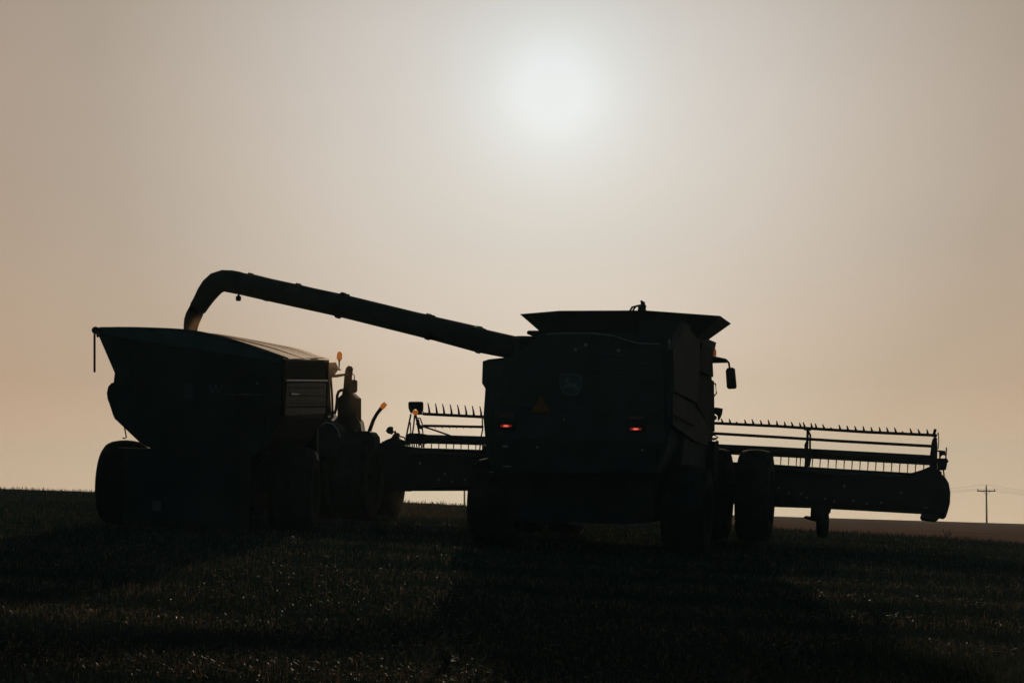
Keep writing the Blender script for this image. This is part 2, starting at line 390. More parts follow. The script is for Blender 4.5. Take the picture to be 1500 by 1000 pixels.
# rear lower hood, chopper, tailboard
lo = pl([(722, 690), (962, 690), (958, 764), (905, 768), (830, 765), (735, 764)], 'y', .35)
MB().prism(lo, (0, 1.5, 0)).build('straw_chopper', 'dark', C, bevel=.03)
MB().tube(pl([(833, 766.5), (965, 769.5)], 'y', .30), .016, 6).build('tail_bar', 'steel', C)
MB().prism(pl([(716, 640), (965, 648), (962, 694), (724, 692)], 'y', -.10), (0, .12, 0)).build('rear_guard', 'dark', C, bevel=.02)
for a, b in (((736, 652), (743, 655)), ((716, 690.5), (722, 692)), ((736, 682), (748, 683.5))):
    MB().prism(pl([a, (b[0], a[1] + .3), b, (a[0] + 1, b[1])], 'y', -.13), (0, .03, 0)).build('bracket', 'galv', C)
for p in ((787, 654.5), (941, 659), (826, 614)):
    MB().lathe(q(*p, 'y', -.12), [(-.02, .001), (-.02, .016), (0, .016)], 10, 'y').build('bolt', 'galv', C)

for pts in ([(737, 530), (736, 640)], [(716, 566), (735, 566)], [(972, 506), (973, 640)], [(742, 596), (966, 601)], [(757, 531), (760, 592)]):
    MB().tube(pl(pts, 'y', -.006), .011, 6).build('panel_seam', 'badge', C)
for k in range(7):
    MB().tube(pl([(868, 520 + k * 6), (952, 522 + k * 6)], 'y', -.004), .012, 6).build('louvre', 'badge', C)
MB().tube(pl([(724, 600), (721, 600), (722, 686), (725, 686)], 'y', -.07), .018, 6).build('hand_rail', 'dark', C)
for cx, cy in ((858, 505), (843, 512), (906, 513)):
    MB().lathe(q(cx, cy, 'y', -.01), [(-.02, .001), (-.02, .022), (.01, .03)], 12, 'y').build('fastener', 'pale_trim', C)
# tail lamps and reflectors
for cx, cy in ((741, 623.5), (931, 628)):
    h = MB().prism(pl([(cx - 14, cy - 5), (cx + 14, cy - 5), (cx + 14, cy + 5), (cx - 14, cy + 5)], 'y', -.035), (0, .04, 0)).build('tail_light', 'dark', C, bevel=.01)
    MB().prism(pl([(cx - 7, cy - 2.1), (cx + 7, cy - 2.1), (cx + 8.5, cy), (cx + 7, cy + 2.1), (cx - 7, cy + 2.1), (cx - 8.5, cy)], 'y', -.045), (0, .02, 0)).build('lens', 'redlamp', h)
    MB().prism(pl([(cx - 4.6, cy), (cx - 2, cy - 1.2), (cx + 2, cy - 1.2), (cx + 4.6, cy), (cx + 2, cy + 1.3), (cx - 2, cy + 1.3)], 'y', -.052), (0, .01, 0)).build('bulb', 'redcore', h)
for cx, cy in ((741, 607.5), (931, 611)):
    MB().prism(pl([(cx - 10, cy - 2), (cx + 10, cy - 2), (cx + 10, cy + 2.5), (cx - 10, cy + 2.5)], 'y', -.02), (0, .03, 0)).build('reflector', 'reflector', C)
t = MB().prism(pl([(791.5, 579), (793, 579), (805.5, 602), (804.5, 604), (779, 604), (778.5, 602)], 'y', -.03), (0, .012, 0)).build('warning_triangle', 'smv', C)
# badge with a leaping deer
bd = MB().prism(pl([(822, 548), (835, 546.5), (849, 548.5), (852, 553), (851, 568), (848, 575), (843, 578.5), (829, 578), (823, 574), (820, 567), (819, 552)], 'y', -.012), (0, .02, 0)).build('badge', 'emblem', C)
MB().prism(pl([(823, 549.2), (835, 547.8), (848, 549.7), (850.6, 553.5), (849.7, 567.6), (847, 574), (842.5, 577), (829.5, 576.6), (824.2, 573), (821.4, 566.6), (820.3, 552.6)], 'y', -.016), (0, .006, 0)).build('field', 'badge', bd)
deer = [(823.5, 566), (828, 563.5), (830, 560.5), (828.6, 558.5), (825.8, 558), (826.6, 556), (828.6, 555.4), (827.6, 551.8), (829.2, 553.6), (830.2, 550.9), (831, 554.4), (833, 553.4), (832.6, 556.3),
        (833.8, 560.3), (839, 561), (842.6, 561.6), (845.2, 559.2), (845.4, 561.4), (844.2, 563.2), (847.8, 570.8), (846.6, 572), (841, 567.2), (838.6, 566.6), (834, 566.8), (829.8, 567.6), (825, 570.6), (824.2, 569.2), (828, 565.8), (824.2, 567.2)]
MB().prism(pl(deer, 'y', -.022), (0, .006, 0)).build('deer_emblem', 'emblem', bd)

# grain tank with flared extension
zt = q(900, 500, 'y', 2.2).z
a0, a1 = q(763, 459, 'y', 2.3), q(1055, 462.5, 'y', 2.3)
tip = q(1071, 474, 'x', a1.x + .12)
lip = [(a0, a1), ]
xl, xrr = a0.x, a1.x
yf = min(max(tip.y, 4.6), 6.2)
top = [Vector((xl - .02, 2.3, q(764, 460, 'y', 2.3).z)), q(820, 455, 'y', 2.3), q(945, 454.5, 'y', 2.3), Vector((xrr, 2.3, a1.z)), q(1071, 474, 'y', yf), Vector((xl, yf, a0.z))]
b0 = q(795, 485, 'y', 2.7); b1 = q(1032, 501, 'y', 2.9)
bot = [Vector((b0.x, 2.7, b0.z - .05)), Vector((b0.x + .7, 2.7, b0.z - .05)), Vector((b0.x + 1.5, 2.7, b0.z - .05)), Vector((min(b1.x, 1.5), 2.7, b0.z - .12)), q(1033, 501, 'y', yf - .3), Vector((b0.x, yf - .3, b0.z - .05))]
tank = MB()
inner = [v * 1 for v in top]
cen = sum(top, Vector()) / 6
topi = [cen + (v - cen) * .985 for v in top]; boti = [sum(bot, Vector()) / 6 + (v - sum(bot, Vector()) / 6) * .97 for v in bot]
for v in topi: v.z -= .005
tank.loft([bot, top, topi, boti], cap=False)
tank.bm.faces.new([tank.bm.verts.new(v + Vector((0, 0, .05))) for v in boti])
tank.build('tank_extension', 'dark', C)
MB().loft([[Vector((-1.25, 2.5, 3.2)), Vector((1.45, 2.5, 3.2)), Vector((1.45, 5.4, 3.2)), Vector((-1.25, 5.4, 3.2))],
           [Vector((b0.x, 2.6, b0.z)), Vector((min(b1.x, 1.5) + .05, 2.6, b0.z)), Vector((min(b1.x, 1.5) + .05, 5.5, b0.z)), Vector((b0.x, 5.5, b0.z))]]).build('grain_tank', 'green', C, bevel=.03)
MB().prism(pl([(772, 485.5), (774, 484), (800, 484), (800, 498), (788, 496), (772, 489)], 'y', 3.0), (0, 1.2, 0)).build('tank_lip', 'green', C, bevel=.015)
# gadget on the tank rim: sensor bracket
g1 = MB().tube(pl([(923, 455), (926, 450), (932, 448.5), (938, 447)], 'y', 2.32), .02, 6)
g1.tube(pl([(927, 455), (931, 449)], 'y', 2.32), .018, 6)
g1.prism(pl([(934, 455), (935, 447.5), (940, 447), (944, 450), (945.5, 455)], 'y', 2.3), (0, .12, 0))
g1.prism(pl([(938, 448), (938.5, 444), (937.8, 440.5), (940.5, 439.8), (941.2, 442), (943.5, 441.6), (944, 446), (945.6, 447), (944.8, 452), (939, 452)], 'y', 2.3), (0, .10, 0))
g1.build('cover_sensor', 'dark', C)

# cab ahead of the tank
cab = MB().loft([[Vector((-.9, 5.6, 1.9)), Vector((1.0, 5.6, 1.9)), Vector((1.0, 5.6, 3.45)), Vector((-.9, 5.6, 3.45))], [Vector((-.9, 7.3, 1.9)), Vector((1.0, 7.3, 1.9)), Vector((1.0, 7.0, 3.45)), Vector((-.9, 7.0, 3.45))]]).build('cab', 'glass', C, bevel=.04)
MB().box((-1.0, 5.55, 3.46), (1.12, 7.4, 3.72)).build('cab_roof', 'green', C, bevel=.06)
# mirror arm, mirror, beacon, side marker
ym = 5.4
MB().prism(pl([(1040, 521.5), (1046, 521.5), (1063, 525), (1066, 528), (1064, 531), (1044, 531.5), (1040, 531)], 'y', ym), (0, .10, 0)).build('mirror_arm', 'dark', C, bevel=.01)
mi = MB().prism(pl([(1065, 539), (1073, 538), (1076, 540), (1078.5, 566), (1077, 569), (1067, 569.5), (1064.5, 567), (1063, 543)], 'y', ym), (0, .09, 0)).build('mirror', 'dark', C, bevel=.02)
MB().tube(pl([(1064, 527.5), (1067.5, 531), (1069, 540)], 'y', ym + .04), .02, 8).build('stalk', 'dark', mi)
bk = q(1045, 515, 'y', ym)
MB().lathe(bk + Vector((0, 0, -.085)), [(0, .001), (0, .06), (.10, .058), (.15, .035), (.165, .001)], 16, 'z').build('beacon', 'amberdim', C, smooth=True)
wl = MB().prism(pl([(1037, 597), (1050, 596.5), (1058, 598), (1057, 606), (1054, 613), (1051.5, 616), (1051, 609), (1048, 606), (1044, 607), (1041, 612)], 'y', 5.3), (0, .10, 0)).build('side_lamp', 'dark', C, bevel=.01)
MB().lathe(q(1046, 611.5, 'y', 5.27), [(-.02, .001), (-.025, .035), (0, .05), (.05, .05)], 14, 'y').build('lens', mat('lens_brown', (0.06, 0.03, 0.012), .3), wl)
# side steps and hoses by the cab
hs = MB()
for k in range(6):
    yy = 638 + k * 5.5
    hs.tube(pl([(1036 + k * 1.5, yy), (1046 + k, yy - 1.5), (1051 + random.random() * 3, yy + 2), (1044, yy + 6)], 'y', 5.0 + .1 * k), .022, 6)
hs.box((1.35, 4.6, 1.2), (1.68, 5.3, 1.95)); hs.build('hydraulic_hoses', 'dark', C)
# wheels
for x in (1.70, -1.70): tyre(C, (x, 1.0, .77 - .02), .79, .76, .36, side=1 if x > 0 else -1, lugs=18)
for x in (1.47, 2.30, -1.52, -2.30): tyre(C, (x, 6.35, .90), .93, .66, .48, side=1 if x > 0 else -1, lugs=22)
MB().box((-1.4, .85, .62), (1.4, 1.15, .9)).build('rear_axle', 'green', C, bevel=.03)
MB().box((-2.0, 6.15, .72), (2.0, 6.55, 1.15)).build('front_axle', 'green', C, bevel=.03)
MB().box((-.75, 5.2, .9), (.75, 9.2, 1.7)).build('feeder_house', 'green', C, bevel=.04)
MB().box((-1.35, 5.0, 1.0), (1.35, 6.6, 2.0)).build('chassis', 'dark', C, bevel=.03)

# unloading auger
ya = 3.6
P = [q(a, b, 'y', ya) for a, b in ((790, 517), (752, 509), (700, 498), (640, 482), (500, 447.5), (400, 426), (345, 413.5))]
rd = lambda px: px / FPX * 38.6
aug = MB().tube(P, [rd(16.8), rd(16.8), rd(17.6), rd(17.2), rd(17), rd(16.6), rd(16.6)], 24).build('unloading_auger', 'dark', C, smooth=True)
E = [q(a, b, 'y', ya) for a, b in ((350, 414.6), (338, 412.2), (327, 411.2), (317, 414.5), (309, 422), (302, 431.5), (296, 441.5), (289.5, 452))]
MB().tube(E, [rd(v) for v in (16.9, 16.9, 16.4, 16.6, 16.4, 15.2, 13.8, 13)], 24).build('elbow', 'dark', aug, smooth=True)
E = [q(a, b, 'y', ya) for a, b in ((289.8, 450), (287, 456), (283.5, 463), (281, 470), (279.5, 478), (278.5, 488))]
boot = MB().tube(E, [rd(v) for v in (11.5, 12, 12.3, 11.8, 10.8, 9.8)], 20, cap=False).build('spout_boot', 'rubber', aug, smooth=True)
for a, w in (((499, 447.3), 19.6), ((630, 479.6), 18.6), ((704, 499), 18.8), ((393, 424.5), 17.2)):
    d = (P[4] - P[3]).normalized(); c0 = q(*a, 'y', ya)
    MB().tube([c0 - d * .035, c0 + d * .035], rd(w), 24).build('clamp_ring', 'dark', aug)
# pipe run on top of the auger with clips
tp = MB(); 
tp.tube([q(a, b, 'y', ya) for a, b in ((362, 402), (372, 402.5), (400, 409.5), (440, 418), (470, 425), (505, 432.5), (512, 435), (560, 446.5), (625, 461), (640, 465), (700, 478.5), (708, 483), (725, 488))], .012, 6)
for a, b in ((367, 402.5), (437, 417.6), (508, 433), (628, 462), (703, 480.5)): tp.tube([q(a - 3.4, b - 1.2, 'y', ya), q(a + 3.6, b + .4, 'y', ya)], .036, 6)
tp.build('hydraulic_line', 'steel', aug)
lp = MB().tube([q(350, 428, 'y', ya), q(349.5, 434, 'y', ya)], .02, 6); c0 = q(349.3, 437, 'y', ya); lp.lathe(c0, [(-.05, .001), (-.05, .045), (.0, .055), (.04, .05), (.06, .02), (.062, .001)], 14, 'z')
lp.build('work_lamp', 'dark', aug)
MB().tube([q(752, 524, 'y', ya - .1), q(764, 520.5, 'y', ya - .1), q(772, 516, 'y', ya - .1)], .013, 6).build('joint_seam', 'galv', aug)
MB().lathe(q(772, 512, 'y', ya), [(-.35, .001), (-.35, .30), (.2, .30), (.25, .22), (.25, .001)], 24, 'z').build('turret', 'green', C)

# header ------------------------------------------------------------
YH = 9.3
shr = [(1000, 672), (1129, 679.6), (1230, 686.2), (1335, 692.3), (1350, 688), (1364, 682), (1378, 690), (1380, 735), (1374, 748), (1341, 751), (1290, 748), (1215, 742.3), (1130, 736), (1000, 729)]
hd = MB().prism(pl(shr, 'y', YH), (0, .10, 0)).build('header', 'dark', C)
def pz(px, py, y=YH): return q(px, py, 'y', y)
# deck behind the cutter bar, right and left wings
for (a, b) in ((( 1000, 729), (1372, 749)), ((576, 713), (706, 712.5))):
    A, B = pz(*a), pz(*b)
    MB().prism([A, B, B + Vector((0, 0, .07)), A + Vector((0, 0, .07))], (0, 1.6, -.12)).build('deck', 'dark', hd)
shl = [(552, 650), (566, 646), (582, 650.5), (594, 652.5), (600, 654), (612, 655.5), (706, 658.5), (716, 660), (716, 713), (609, 712.6), (606, 718), (600, 719.5), (570, 719)]
MB().prism(pl(shl, 'y', YH), (0, .10, 0)).build('back_sheet', 'dark', hd)
MB().prism(pl([(706, 652), (1010, 668), (1010, 700), (706, 690)], 'y', YH - .05), (0, .25, 0)).build('centre_frame', 'dark', hd)
# frame beams behind the sheet
MB().tube(pl([(1000, 681), (1129, 688), (1340, 700)], 'y', YH - .06), .05, 8).build('frame_beam', 'dark', hd)
MB().tube(pl([(600, 664), (706, 667)], 'y', YH - .06), .05, 8).build('frame_beam', 'dark', hd)
# reel
yt = 10.3
def bar(pts, y, r, m='dark', nm='reel_bar', seg=8): return MB().tube(pl(pts, 'y', y), r, seg).build(nm, m, hd)
bar([(1044, 619.4), (1140, 624), (1183, 627), (1270, 632.6), (1368, 637.2)], 10.1, .032)
bar([(1044, 634.4), (1140, 640), (1230, 645.7), (1364, 653.2)], 10.8, .032)
bar([(620, 606), (660, 608), (708, 610.4)], 10.1, .034)
bar([(620, 623.3), (708, 625)], 10.8, .030)
bar([(1000, 655), (1130, 661), (1270, 668.6), (1368, 674)], 10.4, .112, nm='reel_tube', seg=14)
bar([(604, 642.3), (660, 643.8), (712, 645.4)], 10.4, .105, nm='reel_tube', seg=14)
# tines, one mesh each
def tine(a, b, y, r0, r1, bend=0.0):
    A, B = q(*a, 'y', y), q(*b, 'y', y - .02); mid = (A + B) / 2 + Vector((bend, 0, 0))
    return MB().tube([A, mid, B], [r0, (r0 + r1) / 2, r1], 5).build('reel_tine', 'dark', hd)
def yline(x): return np.interp(x, [1044, 1140, 1183, 1270, 1368], [619.4, 624, 627, 632.6, 637.2])
short = {2, 15, 22}
xs = [1058.5, 1070, 1081, 1092.6, 1104, 1115.6, 1127, 1138.6, 1150.3, 1161.6, 1173.2, 1179, 1189.5, 1196, 1207.6, 1219, 1231, 1242.3, 1254.2, 1265.8, 1277.6, 1289.3, 1301, 1312.8, 1323.4, 1335.6, 1347.4, 1359.2]
for i, x in enumerate(xs):
    hgt = 3.8 if i in (2, 15, 24) else 8.2 + random.uniform(-.8, .8)
    y0 = yline(x)
    tine((x, y0), (x - 2.0 + random.uniform(-.9, .9), y0 - hgt), 10.1, .032, .010, .003)
for i in range(8):
    x = 629.2 + 10.85 * i; y0 = 606.4 + .05 * (x - 620)
    tine((x, y0), (x - 2.6 + random.uniform(-.4, .4), y0 - 17 + i * .15), 10.1, .032, .011, .006)
for x in [1132, 1143.7, 1155.2, 1166.6, 1172.3, 1190, 1201.2, 1213.2, 1224.8, 1236.5, 1248, 1259.7, 1271.3, 1282.8, 1294.4, 1306, 1317.8, 1329.5, 1341, 1353]:
    y0 = np.interp(x, [1130, 1368], [667, 680]); y1 = np.interp(x, [1129, 1335, 1360], [681.5, 694.5, 692])
    tine((x + .5, y0), (x - .4, y1), 10.4, .014, .009)
for i in range(8):
    x = 621 + 10.85 * i; tine((x + .3, 650), (x, 659.5), 10.4, .014, .010)
for i in range(6):
    x = 636.4 + 10.3 * i; tine((x, 625), (x + 2.2, 627.8), 10.8, .009, .005)
for i in range(22):
    x = 1085 + 12.3 * i; y0 = np.interp(x, [1044, 1140, 1230, 1364], [634.4, 640, 645.7, 653.2]); tine((x, y0), (x + 1.5, y0 + 2.3), 10.8, .012, .008)
# reel centre arm on the right wing
ca = MB(); ca.tube(pl([(1183.3, 628), (1182.3, 655), (1180, 683)], 'y', 9.9), .028, 8); ca.tube(pl([(1183.5, 630), (1187, 637), (1186.5, 650), (1187, 668)], 'y', 10.1), .022, 8)
ca.tube(pl([(1183, 644), (1179.5, 652), (1180.5, 662)], 'y', 9.9), .022, 8); ca.prism(pl([(1178.5, 668), (1188.5, 668), (1186, 683), (1179.5, 683)], 'y', 9.8), (0, .1, 0)); ca.tube(pl([(1178, 628), (1188, 628.6)], 'y', 10.0), .032, 8)
ca.build('reel_arm', 'dark', hd)
# right end
ea = MB()
ea.prism(pl([(1364.5, 648), (1367, 641), (1372, 641), (1373, 650), (1372.5, 692), (1361, 692), (1362.5, 665)], 'y', 9.8), (0, .25, 0))
ea.tube(pl([(1368, 636), (1370, 629)], 'y', 9.9), .03, 8); ea.prism(pl([(1367.6, 628), (1371.8, 628), (1371.4, 631.5), (1368.2, 631.5)], 'y', 9.8), (0, .1, 0))
ea.tube(pl([(1371, 640), (1374.5, 633), (1375.2, 646), (1374, 658)], 'y', 9.85), .012, 6); ea.tube(pl([(1366, 645), (1369, 640), (1373, 643)], 'y', 9.9), .014, 6)
ea.tube(pl([(1366, 637.5), (1372.5, 638)], 'y', 9.9), .034, 8)
ea.tube(pl([(1369.5, 630), (1369.5, 644)], 'y', 9.9), .02, 6)
ea.build('reel_arm', 'dark', hd)
en = MB()
en.prism(pl([(1375.5, 659), (1384.5, 660), (1385, 667), (1381, 666.2), (1378.5, 668), (1377.6, 671), (1375.6, 671)], 'y', 9.7), (0, .12, 0))
en.prism(pl([(1373, 671), (1387.5, 671), (1387.5, 678), (1385.5, 688), (1373, 689)], 'y', 9.7), (0, .3, 0))
en.prism(pl([(1385.6, 655), (1387.4, 655), (1386.4, 671), (1384.4, 671)], 'y', 9.7), (0, .06, 0)); en.tube(pl([(1371, 660), (1377, 660.5)], 'y', 9.8), .02, 6)
en.tube(pl([(1382, 688), (1383, 697)], 'y', 9.75), .018, 6); en.tube(pl([(1378, 690), (1379, 700)], 'y', 9.75), .02, 6)
en.lathe(q(1387, 675, 'y', 9.68), [(-.03, .001), (-.03, .035), (.05, .035)], 10, 'y')
en.build('drive_box', 'dark', hd)
es = pl([(1377, 694), (1383, 698), (1389, 708), (1391.6, 722), (1391, 738), (1388, 747), (1384, 750), (1378, 749), (1374, 750), (1372, 700)], 'y', 9.3)
MB().loft([es, [p + Vector((0, .9, 0)) for p in es], [p * 1 + Vector((-.05, 1.6, -.2)) for p in es]]).build('end_shield', 'green', hd, bevel=.03)
MB().prism(pl([(1350, 751), (1378, 748), (1373, 757), (1368, 761), (1347.5, 758)], 'y', 9.35), (0, 1.3, -.1)).build('crop_divider', 'dark', hd, bevel=.02)
MB().prism(pl([(1352, 742), (1359, 743.2), (1359, 744), (1353, 743.4)], 'y', 9.28), (0, .02, 0)).build('decal', 'galv', hd)
# gauge wheel and skid
MB().tube(pl([(1100, 740.4), (1131, 740.8), (1185, 742.5)], 'y', 9.1), .022, 6).build('skid_bar', 'dark', hd)
MB().prism(pl([(1188, 738), (1216, 742), (1214, 752), (1196, 764), (1184, 761), (1177, 758.5), (1178, 756), (1187, 757.5)], 'y', 8.6), (0, .5, 0)).build('wheel_bracket', 'dark', hd, bevel=.01)
gw = q(1205, 766, 'y', 8.7)
MB().lathe(gw, [(-.10, .1), (-.12, .2), (-.10, .29), (0, .31), (.10, .29), (.12, .2), (.10, .1)], 30).build('gauge_wheel', 'rubber', hd, smooth=True)
# pale bolts put in for the small spots of light
for p in ((1140.7, 714.5), (1156, 722), (1173.7, 723), (1181.5, 728.5), (1208.5, 730), (1222, 734), (1249.7, 733), (1237, 711), (1320, 721), (1291, 736), (1270, 737), (1237, 711.5), (642.6, 702), (662, 704.5), (615, 678), (652, 694), (681, 702.5), (1250, 733)):
    MB().lathe(q(*p, 'y', YH - .01), [(-.02, .001), (-.02, .022), (0, .022)], 8, 'y').build('bolt', 'galv', hd)
# left end: warning lamp board on its stand, arms and hoses
wb = MB().prism(pl([(598, 589.5), (600, 588), (617, 588), (618.5, 590), (618.5, 600), (615.5, 606), (612.5, 606), (611.5, 601), (608, 598), (604, 600), (602.5, 605), (600, 602.5), (598.2, 597)], 'y', 9.2), (0, .10, 0)).build('warning_board', 'dark', hd, bevel=.008)
MB().lathe(q(608, 603.6, 'y', 9.15), [(-.04, .001), (-.045, .03), (-.03, .055), (.0, .06), (.05, .06)], 16, 'y').build('warning_lens', 'amber', wb, smooth=True)
st = MB()
for pts, r in (([(602, 606), (599, 620), (596, 635), (595, 652)], .020), ([(601, 618), (602, 640)], .014), ([(607.5, 607), (606, 622), (603.5, 640)], .018), ([(608.5, 606), (611.5, 620), (615, 640), (615, 652)], .024),
               ([(611, 612), (615.5, 612.5), (618.3, 620), (619.5, 636), (619.5, 655)], .015), ([(612, 614), (613.5, 622), (614.5, 628)], .03), ([(610, 620), (616, 624), (618, 628)], .03),
               ([(620, 624.5), (640, 631), (660, 638)], .020), ([(706.5, 612), (706.8, 630), (704.5, 640), (702.5, 660)], .016), ([(620, 602), (619.5, 607)], .012), ([(611, 606), (622, 605.8)], .02)):
    st.tube(pl(pts, 'y', 9.5), r, 7)
for k in range(7): st.tube(pl([(597 + k * 3.3, 650), (598 + k * 3.3 + random.uniform(-1, 1), 661)], 'y', 9.6), .016, 5)
st.prism(pl([(594, 637), (600, 634), (614, 634.5), (622, 636), (622, 650), (594, 650)], 'y', 9.5), (0, .2, 0))
st.build('reel_arm', 'dark', hd)
lf = MB()
lf.prism(pl([(565, 631), (567.5, 626), (571, 624.3), (574.5, 625), (574.8, 634), (573, 636), (568, 634.5)], 'y', 9.3), (0, .08, 0))
lf.tube(pl([(574, 631.5), (578, 632), (579, 637)], 'y', 9.35), .02, 6); lf.tube(pl([(579, 630.5), (580, 635)], 'y', 9.35), .014, 6)
lf.prism(pl([(573, 641), (576, 636), (580, 633.5), (582.5, 636), (581, 640), (584, 642.5), (592, 645), (596, 645), (596, 652), (566, 652), (563, 645)], 'y', 9.35), (0, .2, 0))
lf.tube(pl([(581, 637.8), (592, 640.3), (594, 644)], 'y', 9.35), .018, 6); lf.tube(pl([(560, 648), (576, 645), (592, 650)], 'y', 9.4), .03, 6)
lf.build('end_bracket', 'dark', hd)

# ================================================================== GRAIN CART
K = Thing('grain_cart', -5.87, 38.5, 3.0, 0.034)
tag(K.o, 'tall dark grain cart with a rolled tarp top, being filled from the pipe', 'grain cart')
q, pl = K.q, K.poly
yr, yf = -2.0, 2.5
hop = [(140, 484), (143, 488), (168, 546), (166.5, 560), (167, 612), (205, 648), (242, 668), (372, 668), (397, 640), (412, 608), (415, 526.5)]
ring = pl(hop, 'y', yr)
fx = q(478, 527, 'y', yf)
rf = []
for p in ring:
    v = p.copy(); v.y = yf; rf.append(v)
dxf = fx.x - ring[-1].x
for v in rf[-4:]: v.x += dxf
rf[-1].z = fx.z
rf[0].z -= .25; rf[1].z -= .25
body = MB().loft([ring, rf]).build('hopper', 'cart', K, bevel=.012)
MB().prism(pl([(385, 612), (464, 612), (464, 700), (385, 700)], 'y', yf - .4), (0, .3, 0)).build('filler_box', 'cart', K, bevel=.02)  # invented box that fills the gap under the wall so it stays dark
# right side skin with rails
def side(pts, off=.02, t=.03):
    """points on the sloping right wall: picture x picks the distance along it"""
    out = []
    for a, b in pts:
        f = (a - 415) / 63.0; y = yr + (yf - yr) * f
        out.append(q(a, b, 'y', y))
    # right-hand wall follows the hopper's wall line
    return out
sk = side([(413, 529), (476, 530), (474, 606), (412, 608.5)])
MB().prism([p + Vector((.012, 0, 0)) for p in sk], (.02, 0, 0)).build('side_skin', mat('skin_black', (0.004, 0.005, 0.006), .8, spec=.03), K)
ps = side([(415, 557.2), (475.5, 557.6)]); MB().tube([p + Vector((.05, 0, 0)) for p in ps], .022, 8).build('side_rail', 'galv', K)
pn = side([(416, 561), (474, 561), (473, 594), (414, 595)]); MB().prism([p + Vector((.035, 0, 0)) for p in pn], (.02, 0, 0)).build('side_panel', 'cartside', K)
pn = side([(413, 597), (472, 596.5), (472, 605.5), (412.5, 608)]); MB().prism([p + Vector((.035, 0, 0)) for p in pn], (.03, 0, 0)).build('lower_panel', 'cartside', K)
for yy, m in ((567, 'dark'), (573, 'dusty'), (579, 'dark'), (585, 'dusty'), (590, 'dark')):
    ps = side([(418, yy), (471, yy + .3)]); MB().tube([p + Vector((.06, 0, 0)) for p in ps], .010, 6).build('panel_rib', m, K)
ps = side([(419.5, 568), (421, 578)]); MB().tube([p + Vector((.06, 0, 0)) for p in ps], .014, 6).build('panel_rib', 'dusty', K)
ps = side([(421, 576.8), (432, 577.4)]); MB().tube([p + Vector((.065, 0, 0)) for p in ps], .018, 6).build('decal', 'galv', K)
# corner posts
MB().tube([ring[-1] + Vector((.01, -.01, 0)), ring[-2] + Vector((.01, -.01, 0))], .04, 8).build('corner_post', 'cart', K)
MB().tube([rf[-1] + Vector((.02, 0, 0)), rf[-2] + Vector((.02, 0, 0))], .04, 8).build('corner_post', 'cartside', K)
# tarp
ra = [(146, 481), (200, 481), (262, 483.5), (292, 487.5), (330, 497), (372, 511), (415, 526)]
fa = [(190, 497), (252, 491.5), (312, 488.8), (357, 495), (400, 503), (440, 511.2), (477, 524)]
A = [q(a, b, 'y', yr - .03) for a, b in ra]; B = [q(a, b, 'y', yf) for a, b in fa]
def dens(L, n=6):
    o = []
    for i in range(len(L) - 1):
        p0, p1, p2, p3 = L[max(i - 1, 0)], L[i], L[i + 1], L[min(i + 2, len(L) - 1)]
        for k in range(n):
            t = k / n; o.append(.5 * ((2 * p1) + (p2 - p0) * t + (2 * p0 - 5 * p1 + 4 * p2 - p3) * t * t + (3 * p1 - p0 - 3 * p2 + p3) * t ** 3))
    o.append(L[-1]); return o
A, B = dens(A), dens(B)
tp = MB(); NS = 24; rows = []
for k in range(NS + 1):
    t = k / NS; sag = -.02 * (1 - math.cos(2 * math.pi * t * 4)) * .5
    rows.append([a.lerp(b, t) + Vector((0, 0, sag * math.sin(math.pi * i / (len(A) - 1)))) for i, (a, b) in enumerate(zip(A, B))])
vs = [[tp.bm.verts.new(p) for p in r] for r in rows]
for i in range(NS):
    for j in range(len(A) - 1): tp.bm.faces.new((vs[i][j], vs[i][j + 1], vs[i + 1][j + 1], vs[i + 1][j]))
tarp = tp.build('tarp', 'tarp', K, smooth=True)
sol = tarp.modifiers.new('thickness', 'SOLIDIFY'); sol.thickness = .012
MB().prism([p for p in A] + [q(415, 531, 'y', yr - .03), q(146, 489, 'y', yr - .03)], (0, .02, 0)).build('tarp_end', 'tarpend', tarp)
MB().tube([p + Vector((0, -.0, .006)) for p in A], .022, 8).build('tarp_bow', 'tarpend', tarp)
# the bow right behind the end shows as one darker fold
MB().tube([a.lerp(b, .10) + Vector((0, 0, .0)) for a, b in zip(A, B)], .03, 6).build('tarp_bow', 'tarpend', tarp)
for t in (.45, .8):
    MB().tube([a.lerp(b, t) + Vector((0, 0, -.008)) for a, b in zip(A, B)], .014, 6).build('tarp_bow', 'tarp', tarp)
# roller tube, crank, hook
c0 = q(139.5, 483.5, 'y', yr - .12)
MB().tube([c0, c0 + Vector((.02, .9, -.03)), c0 + Vector((.05, yf - yr, -.25))], .068, 16).build('roller_tube', 'cart', K, smooth=True)
MB().tube([q(138.5, 489, 'y', yr - .12), q(138.5, 545, 'y', yr - .14)], .021, 8).build('crank_handle', 'dark', K)
MB().tube([q(143, 490, 'y', yr), q(144, 493.5, 'y', yr)], .03, 6).build('crank_bracket', 'dark', K)
MB().tube(pl([(181.5, 622), (184, 634), (185, 640), (183, 642), (179.5, 640.8)], 'y', yr + .02), .013, 6).build('hook', 'dark', K)
sf = pl([(169, 559), (163, 561), (158.5, 566), (156.5, 575), (157.5, 584), (160.5, 592), (166, 609), (170, 613)], 'y', yr + .1)
MB().prism(sf, (0, 1.1, 0)).build('side_fender', 'cart', K, bevel=.02)
MB().tube([q(174, 480.6, 'y', yr), q(174, 478.5, 'y', yr)], .015, 6).build('tarp_stud', 'dark', K)
